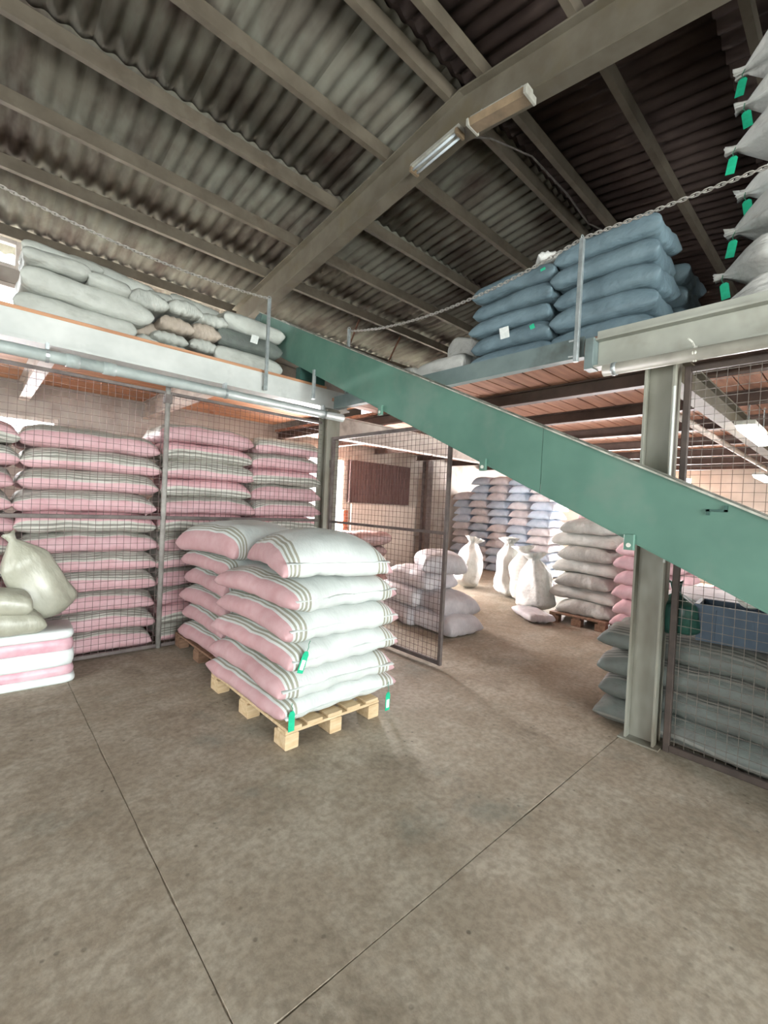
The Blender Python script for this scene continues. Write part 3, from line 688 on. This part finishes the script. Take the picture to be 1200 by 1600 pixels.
# front stack: long side (pink band) faces the left, sewn end faces the viewer
fs_ = [(1.95, 3.02, .144, .175, .02), (1.945, 3.01, .312, .185, -.02), (1.97, 3.02, .488, .195, .03), (1.99, 3.03, .672, .20, -.02), (1.99, 3.06, .862, .20, .03)]
for k, (x, y, z, t, rz) in enumerate(fs_):
    Wd = 1.06-.01*k
    me = pillow('grain_sack', 'sack_front', 1.18, Wd, t+.002, 11+k, bend=.035 if k else 0, side=.018 if k else .008, dome=.008)
    lab = ['white sack with pink bands lying directly on the front pallet', 'white and pink sack, second from below in the front pallet stack', 'white and pink sack, third from below in the front pallet stack',
           'white and pink sack, fourth from below in the front pallet stack', 'white and pink sack just under the topmost one of the front stack'][k]
    o = sack(me, (x, y, z), PI/2+rz, lab, 'sacks on the front pallet')
    seam(o, 1.18, Wd*.97, t-.03, -1, seed=k)
    if k == 0: tag_label(o, (-.60, -.42, .09), -PI/2, drop=.07); tag_label(o, (-.60, .44, .16), -PI/2, drop=.04, length=.13, paper=False)
    if k == 2: tag_label(o, (-.605, .36, .20), -PI/2, drop=.06, tilt=.35)
me = pillow('grain_sack', 'sack_front', 1.12, .86, .27, 31, bend=.07, side=.05, dome=.04, n1=4, n2=2.8)
o = sack(me, (2.02, 2.98, 1.075), PI/2-.25, 'plump white sack with pink end, topmost on the front pallet stack', 'sacks on the front pallet', tilt=(0, .02)); seam(o, 1.12, .82, .2, -1, seed=9)
# rear stack
for k in range(5):
    me = pillow('grain_sack', 'sack_front', 1.08, .95, .195, 41+k, bend=.03, side=.02)
    sack(me, (2.06+.02*(k % 2), 4.26, .144+k*.185), PI/2+.03*(-1)**k, '%s white and pink sack of the rear pallet stack by the fence' % ['lowest', 'second', 'third', 'fourth', 'fifth'][k], 'sacks on the rear pallet')
me = pillow('grain_sack', 'sack_front', 1.08, .88, .27, 52, bend=.05, side=.05, dome=.03)
sack(me, (1.98, 4.15, 1.075), PI/2+.12, 'plump white sack with pink corner, topmost on the rear pallet stack', 'sacks on the rear pallet')

# racks of pink banded sacks behind the left fence -----------------------------
cols = [(-.30, 1.14, 'stack at the left picture edge behind the fence', 11), (.865, 1.14, 'stack left of the fence post', 11), (1.985, 1.02, 'stack just right of the fence post', 12), (3.0, .96, 'stack beside the corner column', 12)]
for ci, (cx, L, where, n) in enumerate(cols):
    for k in range(n):
        me = pillow('grain_sack', 'sack_rack', L+.03, .86, .212, 60+(ci*3+k) % 9, bend=.03, side=.035)
        sack(me, (cx+random.uniform(-.025, .025), 5.47+random.uniform(-.03, .03), .01+k*.1975), random.uniform(-.03, .03)+(PI if k % 2 else 0), 'pink-banded sack, %s in the %s' % (ordn(k, n), where), 'pink-banded sacks behind the left fence')

# bale with plastic bags at the left edge ---------------------------------------
e = empty('wrapped_bale', (.10, 4.44, 0), -.06); tag(e, 'white bale of folded sacks with two pink bands, by the left fence', 'bale')
def bale_layer(nm, mat, z0, z1, inset, seed):
    mb = MB(); n = 40; vs = []; fs = []; rows = 7
    for r in range(rows):
        t = r/(rows-1); z = z0+(z1-z0)*t; ins = inset+.012*(1-math.sin(PI*t))
        for k in range(n):
            a = 2*PI*k/n; c, s = math.cos(a), math.sin(a); ex = .22
            x = (.56-ins)*abs(c)**ex*ss(c); y = (.22-ins)*abs(s)**ex*ss(s)+.24
            nn = .012*noise.noise(Vector((x*4, y*4, z*9+seed))); vs.append((x+c*nn, y+s*nn, z+.6*nn*math.sin(PI*t)))
    for r in range(rows-1):
        for k in range(n): fs.append((r*n+k, r*n+(k+1) % n, (r+1)*n+(k+1) % n, (r+1)*n+k))
    fs.append(tuple(range(n-1, -1, -1))); fs.append(tuple(range((rows-1)*n, rows*n)))
    mb.add(vs, fs); o = mb.build(nm, M[mat], e, True); return o
M['bale_white'] = simple('white folded film', lin(226, 232, 230), lin(210, 218, 216), 5, .35, bmp=.5)
M['bale_pink'] = simple('pink folded film', lin(200, 152, 163), lin(212, 178, 186), 7, .35, bmp=.5)
for nm, mat, a, b, i, sd in (('white_layer', 'bale_white', 0, .06, -.02, 1), ('pink_layer', 'bale_pink', .062, .14, 0, 2), ('white_layer', 'bale_white', .142, .262, -.008, 3), ('pink_layer', 'bale_pink', .264, .36, .004, 4), ('white_layer', 'bale_white', .362, .43, .004, 5)):
    bale_layer(nm, mat, a, b, i, sd)
me = tied('plastic_bag', 'film', .80, .165, .115, 3, neck=.16, frill=.07, wr=.06)
sack(me, (.58, 4.75, .50), .2, 'upright clear plastic bag leaning back on the white and pink bale', 'plastic bags on the bale', tilt=(-.08, -.46), name='plastic_bag', cat='plastic bag')
me = pillow('plastic_bag', 'film', .72, .34, .20, 71, bend=.02, side=.02)
sack(me, (.10, 4.56, .435), .10, 'flat clear plastic bag lying lowest on the white and pink bale', 'plastic bags on the bale', name='plastic_bag', cat='plastic bag')
me = pillow('plastic_bag', 'film', .62, .34, .18, 72, bend=.02, side=.02)
sack(me, (.06, 4.56, .63), .05, 'flat clear plastic bag lying on another one at the left edge', 'plastic bags on the bale', tilt=(.04, .12), name='plastic_bag', cat='plastic bag')

# sacks on the left mezzanine ----------------------------------------------------
def L_(x0, x1, z, T, lab, y=5.45, W=.5, mat='sack_pale', tl=0.0, rz=0.0, seed=1, **kw):
    me = pillow('grain_sack', mat, x1-x0, W, T, seed, **kw)
    return sack(me, ((x0+x1)/2, y, z), rz, lab, 'sacks piled on the left mezzanine', tilt=(0, tl))
G = 'sacks piled on the left mezzanine'
L_(.22, 1.22, LD+.002, .25, 'long pale bluish sack lowest at the left of the left mezzanine pile', seed=81, y=5.45)
L_(.24, 1.36, LD+.24, .26, 'long pale sack sloping right, second from below in the left mezzanine pile', tl=.06, seed=82, y=5.47)
L_(.27, .80, LD+.51, .17, 'short pale sack on the long sloping one, below the chain', seed=83, y=5.47)
L_(.76, 1.14, LD+.47, .17, 'small pale sack right of the short one below the chain', seed=84, y=5.47, tl=.1)
L_(.28, .95, LD+.66, .16, 'flat grey-green sack high at the left end of the mezzanine pile', seed=85, y=5.70)
L_(.62, 1.48, LD+.70, .19, 'long pale sack on top of the left mezzanine pile, behind the chain', seed=86, y=5.88, tl=.08)
L_(1.40, 1.66, LD+.62, .17, 'small end-on sack beside the top long sack', seed=87, y=5.80)
L_(1.60, 2.25, LD+.64, .20, 'pale sack high on the pile under the last purlin', seed=88, y=5.85, tl=.1)
def E_(x, z, w, t, lab, mat='sack_pale', seed=1, y=5.65, tl=0.0):
    me = pillow('grain_sack', mat, .85, w, t, seed, bend=.02, side=.03, n2=2.6)
    return sack(me, (x, y, z), PI/2, lab, G, tilt=(0, tl))
E_(1.33, LD+.44, .40, .19, 'end-on pale sack with green tie in the middle of the mezzanine pile', seed=91)
E_(1.70, LD+.48, .40, .18, 'end-on pale sack second along the upper middle row of mezzanine pile', seed=92)
E_(2.02, LD+.46, .34, .16, 'end-on pale sack right end of the upper middle row of mezzanine pile', seed=93)
E_(1.62, LD+.27, .38, .19, 'tan end-on sack in the middle of the left mezzanine pile', 'sack_tan', seed=94)
E_(1.93, LD+.28, .34, .19, 'tan-grey end-on sack right of the tan one on left mezzanine', 'sack_tan', seed=95)
E_(1.93, LD+.14, .36, .14, 'pale end-on sack below the tan-grey one on left mezzanine', seed=96)
E_(1.56, LD+.13, .38, .15, 'pale end-on sack, second from the deck in the pile middle', seed=97)
E_(1.62, LD+.002, .42, .14, 'pale end-on sack lying on the deck in the pile middle', seed=98)
E_(1.36, LD+.002, .30, .20, 'small pale sack wedged on the deck right of the long lowest sack', seed=99, y=5.75)
E_(1.36, LD+.20, .30, .20, 'small tan sack wedged behind the long sloping sack', 'sack_tan', seed=100, y=5.85)
L_(2.02, 2.90, LD+.002, .27, 'plump light sack on the deck beside the left guard post', seed=101, y=5.45, W=.55)
o = L_(2.06, 2.92, LD+.26, .24, 'dark grey sack with white paper slip beside the left guard post', seed=102, y=5.49, W=.52, mat='sack_dark')
MB().box(-.045, .05, -.002, .0, -.05, .05).build('paper_slip', M['tag_paper'], o, loc=(.02, -.262, .17), rot=(.45, 0, 0))
L_(2.14, 2.96, LD+.49, .24, 'light sack on the dark grey one beside the left guard post', seed=103, y=5.51, W=.5, tl=.03)
L_(.9, 2.0, LD+.002, .25, 'pale sack lying behind the front row on the left mezzanine', seed=104, y=6.35)

for k in range(4):
    L_(3.25, 4.35, LD+.24*k+.002, .25, '%s pale sack behind the head of the green conveyor' % ['lowest', 'second', 'third', 'topmost'][k], seed=105+k, y=6.9, mat='sack_tan')
# blue sacks on the right mezzanine -----------------------------------------------
BG = 'blue sacks on the right mezzanine'
for k in range(5):
    me = pillow('grain_sack', 'sack_blue', .86, .52, .185, 111+k, bend=.03, side=.02)
    o = sack(me, (3.90+.02*(k % 2), 2.36+.015*(k % 3), RD+.002+k*.17), PI/2+.03*(-1)**k, 'slate blue sack, %s in the left column, right mezzanine' % ordn(k, 5), BG)
    if k == 1: MB().box(-.05, .05, -.0015, .0015, -.05, .05).build('paper_slip', M['tag_paper'], o, loc=(.02, .262, .12), rot=(-.3, 0, .0)); 
    if k == 1: MB().box(-.022, .022, -.0015, .0015, -.035, .035).build('tag', M['green_tag'], o, loc=(-.27, .25, .09), rot=(-.2, .3, 0))
    if k == 4: MB().box(-.022, .022, -.0015, .0015, -.03, .03).build('tag', M['green_tag'], o, loc=(-.33, .25, .06), rot=(-.2, .2, 0))
for k in range(5):
    me = pillow('grain_sack', 'sack_blue', .84, .54, .205, 121+k, bend=.03, side=.02)
    sack(me, (3.93-.02*(k % 2), 1.555-.015*(k % 3), RD+.002+k*.187), PI/2-.03*(-1)**k, 'slate blue sack, %s in the right column, right mezzanine' % ordn(k, 5), BG)
for k in range(4):
    me = pillow('grain_sack', 'sack_blue', .86, .56, .21, 126+k)
    sack(me, (4.52, 1.5, RD+.002+k*.187), PI/2, 'slate blue sack, %s in the column behind the right mezzanine stack' % ordn(k, 4), BG)
me = pillow('paper_bundle', 'sack_white', .34, .26, .09, 131); sack(me, (3.85, 2.08, RD+.855), .6, 'crumpled pale paper bundle on top of the blue sacks', None, name='paper_bundle', cat='paper')
WG = 'white sacks by the blue stack'
me = pillow('grain_sack', 'sack_white', .70, .50, .28, 132, dome=.03); sack(me, (4.0, 3.3, RD+.002), PI/2, 'plump white sack beside the conveyor and the blue stack', WG)
me = tied('grain_sack', 'sack_white', .5, .17, .17, 133); sack(me, (4.22, 3.36, RD+.27), .3, 'tied white sack end poking up behind the plump white sack', WG, tilt=(.2, .3))
me = pillow('grain_sack', 'sack_grey', .62, .42, .24, 134); sack(me, (3.86, 3.92, RD+.002), PI/2, 'greyish sack just above the green conveyor on the right deck', WG)
# tall white stack at the right edge
for k in range(7):
    me = tied('grain_sack', 'sack_white', 1.15, .30, .135, 141+k, neck=.10, frill=.07, wr=.10)
    y0 = -.34+[.10, .06, .0, -.04, .02, -.02, 0][k]
    o = sack(me, (4.08+.02*(k % 2), y0, RD+.165+k*.292), 0, 'white tied sack with green tag, %s in the stack at the right edge' % ordn(k, 7), 'white sacks at the right edge', tilt=(0, 0))
    o.rotation_euler = Euler((-PI/2, 0, random.uniform(-.06, .06)), 'XYZ')
    t = MB(); wd, ln = .055, .12
    t.extrude([(-wd/2, -.05-ln), (wd/2, -.05-ln), (wd/2, -.06), (wd/4, -.045), (-wd/4, -.045), (-wd/2, -.06)], lambda a, b: (-.0015, a, b), lambda a, b: (.0015, a, b))
    tg = t.build('tag', M['green_tag'], o, loc=(-.03, .02, 1.09), rot=(PI/2+.15*(-1)**k, .0, 0)); tg['label'] = 'green hanging tag'
    MB().path([(0, 0, .02), (0, .012, -.02), (0, 0, -.05)], .003, 5).build('string', M['string'], tg)

# stored grey sacks behind the right fence -----------------------------------------
for (cy, n, where) in ((.83, 4, 'stack behind the grey column and right fence'), (-.36, 5, 'stack at the right edge behind the fence')):
    for k in range(n):
        me = pillow('grain_sack', 'sack_store', 1.16, .80, .205, 151+k+(3 if cy < 0 else 0), bend=.03, side=.035)
        sack(me, (4.03+.02*(k % 2), cy+random.uniform(-.02, .02), .012+k*.188), PI/2+random.uniform(-.03, .03), 'dusty grey striped sack, %s in the %s' % (ordn(k, n), where), 'grey sacks behind the right fence')
for k in range(5):
    me = pillow('grain_sack', 'sack_lilac', 1.12, .80, .205, 161+k, bend=.03, side=.03)
    sack(me, (4.9, .72, .012+k*.19), PI/2, 'pale grey sack, %s in the second row behind the right fence' % ordn(k, 5), 'pale sacks in the second row')
# clutter on top of them
zc = .012+4*.188+.012
e = empty('plastic_crate', (3.86, .58, zc), .1); tag(e, 'dusty blue plastic crate on the grey sacks behind the right fence', 'crate')
mb = MB()
for (x0, x1, y0, y1) in ((-.15, -.138, -.2, .2), (.138, .15, -.2, .2), (-.138, .138, -.2, -.188), (-.138, .138, .188, .2)): mb.box(x0, x1, y0, y1, 0, .25)
mb.box(-.138, .138, -.188, .188, 0, .012); mb.build('crate_box', M['crate_blue'], e)
mb = MB(); mb.box(-.165, -.15, -.215, .215, .225, .25); mb.box(.15, .165, -.215, .215, .225, .25); mb.box(-.15, .15, -.215, -.2, .225, .25); mb.box(-.15, .15, .2, .215, .225, .25); mb.build('rim', M['crate_blue'], e)
for y in (-.1, 0, .1): MB().box(-.156, -.15, y-.006, y+.006, .01, .224).build('rib', M['crate_blue'], e)
me = tied('plastic_bag', 'crate_green', .38, .10, .13, 7, neck=.2, frill=.09); sack(me, (3.72, .865, zc), 0, 'dark green plastic bag left of the blue crate', None, tilt=(-.1, .0), name='plastic_bag', cat='plastic bag')
e = empty('carton', (3.92, .19, zc+.19), .15); tag(e, 'brown carton right of the blue crate on grey sacks', 'carton')
MB().cbox(-.16, .16, -.15, .15, 0, .22, .006).build('carton_body', M['carton'], e)
for s in (-1, 1):
    mb = MB(); mb.box(-.16, .16, 0, .14, 0, .004); mb.build('flap', M['carton'], e, loc=(0, s*.15, .222), rot=(PI*.5*s+.5*s if s > 0 else .6, 0, 0))
mb = MB(); mb.path([(0, .07*math.cos(a), .08+.075*math.sin(a)) for a in [2*PI*k/20 for k in range(20)]]+[(0, .07, .08)], .014, 8)
o = mb.build('plastic_hoop', M['white_plastic'], None, True, loc=(3.84, .50, zc+.255)); tag(o, 'white plastic hoop standing in the blue crate', 'hoop')

# pallet with grey sacks further back, pink stack next to it --------------------------
pallet((6.36, 2.34, 0), 0, 'dark wooden pallet under the grey sacks beyond the gate', 'wood_pallet_old', 1.2, .8)
for k in range(7):
    me = pillow('grain_sack', 'sack_grey', .98, .80, .215, 171+k, bend=.03, side=.03, dome=.01)
    sack(me, (6.92-.03*(k % 2), 2.72+.02*(k % 3), .144+k*.197), PI/2+.05*(-1)**k if k % 2 else .04, 'grey sack, %s on the dark pallet beyond the gate' % ordn(k, 7), 'grey sacks on the far pallet')
me = tied('grain_sack', 'sack_mauve', .42, .16, .15, 18); sack(me, (6.9, 2.9, .144+7*.197), .4, 'mauve bundle lying on top of the grey pallet stack', None, tilt=(.5, .9))
for k in range(7):
    me = pillow('grain_sack', 'sack_pinkall', 1.05, .78, .2, 181+k, bend=.03, side=.03)
    sack(me, (6.5+.05*(k % 2), 1.78, .012+k*.185), .05*(-1)**k, 'pink sack, %s in the stack behind the grey column' % ordn(k, 7), 'pink sacks behind the column')
for k in range(6):
    me = pillow('grain_sack', 'sack_pinkall', 1.05, .78, .2, 183+k, bend=.03, side=.03)
    sack(me, (7.9, 1.0+.04*(k % 2), .012+k*.185), .05*(-1)**k, 'pink sack, %s in the farther stack seen past the right fence' % ordn(k, 6), 'pink sacks past the right fence')
# standing white sacks on the bright floor beyond the gate
SG = 'standing white sacks beyond the gate'
for (x, y, h, tx, ty, rz, lab) in ((7.35, 5.45, 1.02, .05, .22, .1, 'leftmost standing white sack beyond the gate, leaning right'), (7.45, 4.50, 1.08, -.05, -.1, .8, 'broad standing white sack in front of the blue sack wall'),
                                   (7.25, 3.98, .98, .0, .15, 1.6, 'white standing sack leaning towards the grey pallet stack'), (6.68, 3.52, .92, .05, .2, 1.2, 'pale sack slumped against the left side of grey pallet')):
    me = tied('grain_sack', 'sack_white', h, .32, .24, int(x*100) % 97, neck=.36, frill=.10, wr=.2, taper=.38)
    sack(me, (x, y, .02), rz, lab, SG, tilt=(tx, ty))
me = pillow('grain_sack', 'sack_lilac', .75, .40, .12, 19); sack(me, (6.25, 3.35, .01), .9, 'limp pinkish sack lying on the floor by the dark pallet', None)
me = pillow('grain_sack', 'sack_sky', .5, .4, .3, 20); sack(me, (8.1, 4.35, .33), .3, 'blue crumpled sack behind the standing white sacks', None, tilt=(.5, .3))
me = pillow('grain_sack', 'sack_mauve', .9, .5, .3, 21); sack(me, (8.1, 4.3, .02), .2, 'mauve sack lying behind the standing white sacks', None)
# wall of pale blue sacks
cn = ['leftmost', 'second', 'third', 'fourth', 'rightmost']
for c in range(5):
    n = [10, 12, 12, 12, 11][c]
    for k in range(n):
        mt = ['sack_sky', 'sack_lilac', 'sack_sky', 'sack_lilac'][(c*3+k*2+(k//3)) % 4]
        me = pillow('grain_sack', mt, .95, .60, .225, 191+(c*5+k) % 8, bend=.04, side=.05, n2=2.6, nx_=16, ny_=14)
        sack(me, (10.5+random.uniform(-.06, .06), 8.0-.30-c*.585+random.uniform(-.03, .03), .012+k*.205), random.uniform(-.06, .06), 'pale blue-white sack, %s up in %s column of the far sack wall' % (ordn(k, n), cn[c]), 'far wall of pale blue sacks')
# grey white pile just behind the gate and mauve sacks behind it
k = 0
for (x, y, z, rz, lab) in ((4.65, 4.42, .01, 1.3, 'whitish sack lying lowest behind the mesh gate, left of the gap'), (4.62, 3.78, .01, 1.5, 'whitish sack lowest behind the gate, nearest the opening'), (4.66, 4.45, .25, 1.45, 'whitish sack, second layer behind the mesh gate'),
                           (4.72, 3.86, .24, 1.25, 'whitish sack, second layer nearest the opening behind the gate'), (4.75, 4.30, .49, 1.4, 'whitish sack, third layer behind the mesh gate'), (4.85, 4.05, .73, .9, 'whitish sack topping the pile behind the mesh gate')):
    me = pillow('grain_sack', 'sack_lilac', .95, .62, .26, 201+k, bend=.03, side=.03); k += 1
    sack(me, (x, y, z), rz, lab, 'whitish sacks behind the mesh gate')
for (x, y, z, rz, lab) in ((5.5, 6.35, .01, .2, 'mauve brown sack lowest in the heap behind the gate'), (5.5, 6.9, .01, .1, 'mauve brown sack at the back of the heap behind the gate'), (5.5, 6.5, .27, .3, 'mauve brown sack, second layer of the heap behind the gate'),
                           (5.55, 6.7, .53, .1, 'mauve brown sack, third layer of the heap behind the gate'), (5.6, 6.6, .79, .2, 'mauve brown sack topping the heap behind the gate')):
    me = pillow('grain_sack', 'sack_mauve', 1.0, .7, .28, 211+k); k += 1
    sack(me, (x, y, z), rz, lab, 'mauve sacks behind the gate')

# ------------------------------------------------------------------ lamps
def lamp_off(y0, y1, x, cover, label, rise):
    e = empty('ceiling_lamp', (x, y0, ztop(y0)-.44)); tag(e, label, 'lamp', 'unlit lamps on the rafter')
    L = y1-y0; z = ztop(y1)-ztop(y0)
    mb = MB(); mb.extrude([(-.06, 0), (.06, 0), (.045, .05), (-.045, .05)], lambda a, b: (a, 0, b-.04), lambda a, b: (a, L, b-.04+z)); mb.build('housing', M['lamp_case'], e)
    if cover:
        mb = MB(); mb.extrude([(-.085, -.005), (-.06, -.06), (.06, -.06), (.085, -.005)], lambda a, b: (a, .01, b-.035), lambda a, b: (a, L-.01, b-.035+z)); mb.build('cover', M['lamp_case_brown'], e)
        for yy in (0, L): MB().cbox(-.088, .088, yy-.012, yy+.012, -.1+z*yy/L, -.035+z*yy/L, .003).build('end_cap', M['lamp_case'], e)
    else:
        for x_ in (-.032, .032): MB().tube((x_, .03, -.062), (x_, L-.03, -.062+z), .013, 10).build('tube', M['tube_off'], e, True)
        for yy in (.015, L-.015): MB().cbox(-.06, .06, yy-.015, yy+.015, -.085+z*yy/L, -.03+z*yy/L, .003).build('end_cap', M['lamp_case_brown'], e)
    for yy in (.15*L, .85*L): MB().cbox(.0, .02, yy-.01, yy+.01, .0+z*yy/L, .06+z*yy/L, .002).build('hanger', M['galv'], e)
lamp_off(2.86, 3.50, 3.42, False, 'unlit twin tube lamp on the rafter left of the ridge', 0)
lamp_off(2.12, 2.72, 3.42, True, 'unlit lamp with yellowed cover on the rafter right of ridge', 0)
def lamp_on(loc, rz, L, label):
    e = empty('fluorescent_lamp', loc, rz); tag(e, label, 'lamp', 'lit lamps under the right mezzanine')
    MB().cbox(-L/2, L/2, -.085, .085, .0, .04, .004).build('housing', M['lamp_case'], e)
    mb = MB(); mb.extrude([(-.08, 0), (-.055, -.05), (.055, -.05), (.08, 0)], lambda a, b: (-L/2+.02, a, b), lambda a, b: (L/2-.02, a, b)); mb.build('diffuser', M['lamp_on'], e)
    for x in (-L*.35, L*.35): MB().tube((x, 0, .04), (x, 0, RD-.04-loc[2]), .006, 6).build('hanger_rod', M['galv'], e)
lamp_on((6.3, .865, 2.575), 0, 1.35, 'lit lamp closest to the grey column under the right mezzanine')
lamp_on((6.2, .06, 2.62), PI/2, 1.35, 'lit lamp at the right picture edge under the mezzanine')
lamp_on((8.0, 4.25, 2.74), 0, 1.35, 'added unseen lit lamp over the aisle beyond the gate, behind the green conveyor')  # unseen fixture, added to brighten the aisle floor
lamp_on((10.9, 1.34, 2.46), 0, 1.35, 'far lit lamp above the conveyor near the right edge')
# hanging cable on the ridge purlin
mb = MB(); mb.path([(3.45, 3.0, 5.34), (3.9, 2.86, 5.50), (4.6, 2.78, 5.66), (5.4, 2.74, 5.62), (6.0, 2.72, 5.52), (6.6, 2.70, 5.66), (8.2, 2.70, 5.70)], .010, 6)
tag(mb.build('power_cable', M['cable'], None, True), 'thin grey cable looping along the ridge purlin', 'cable')
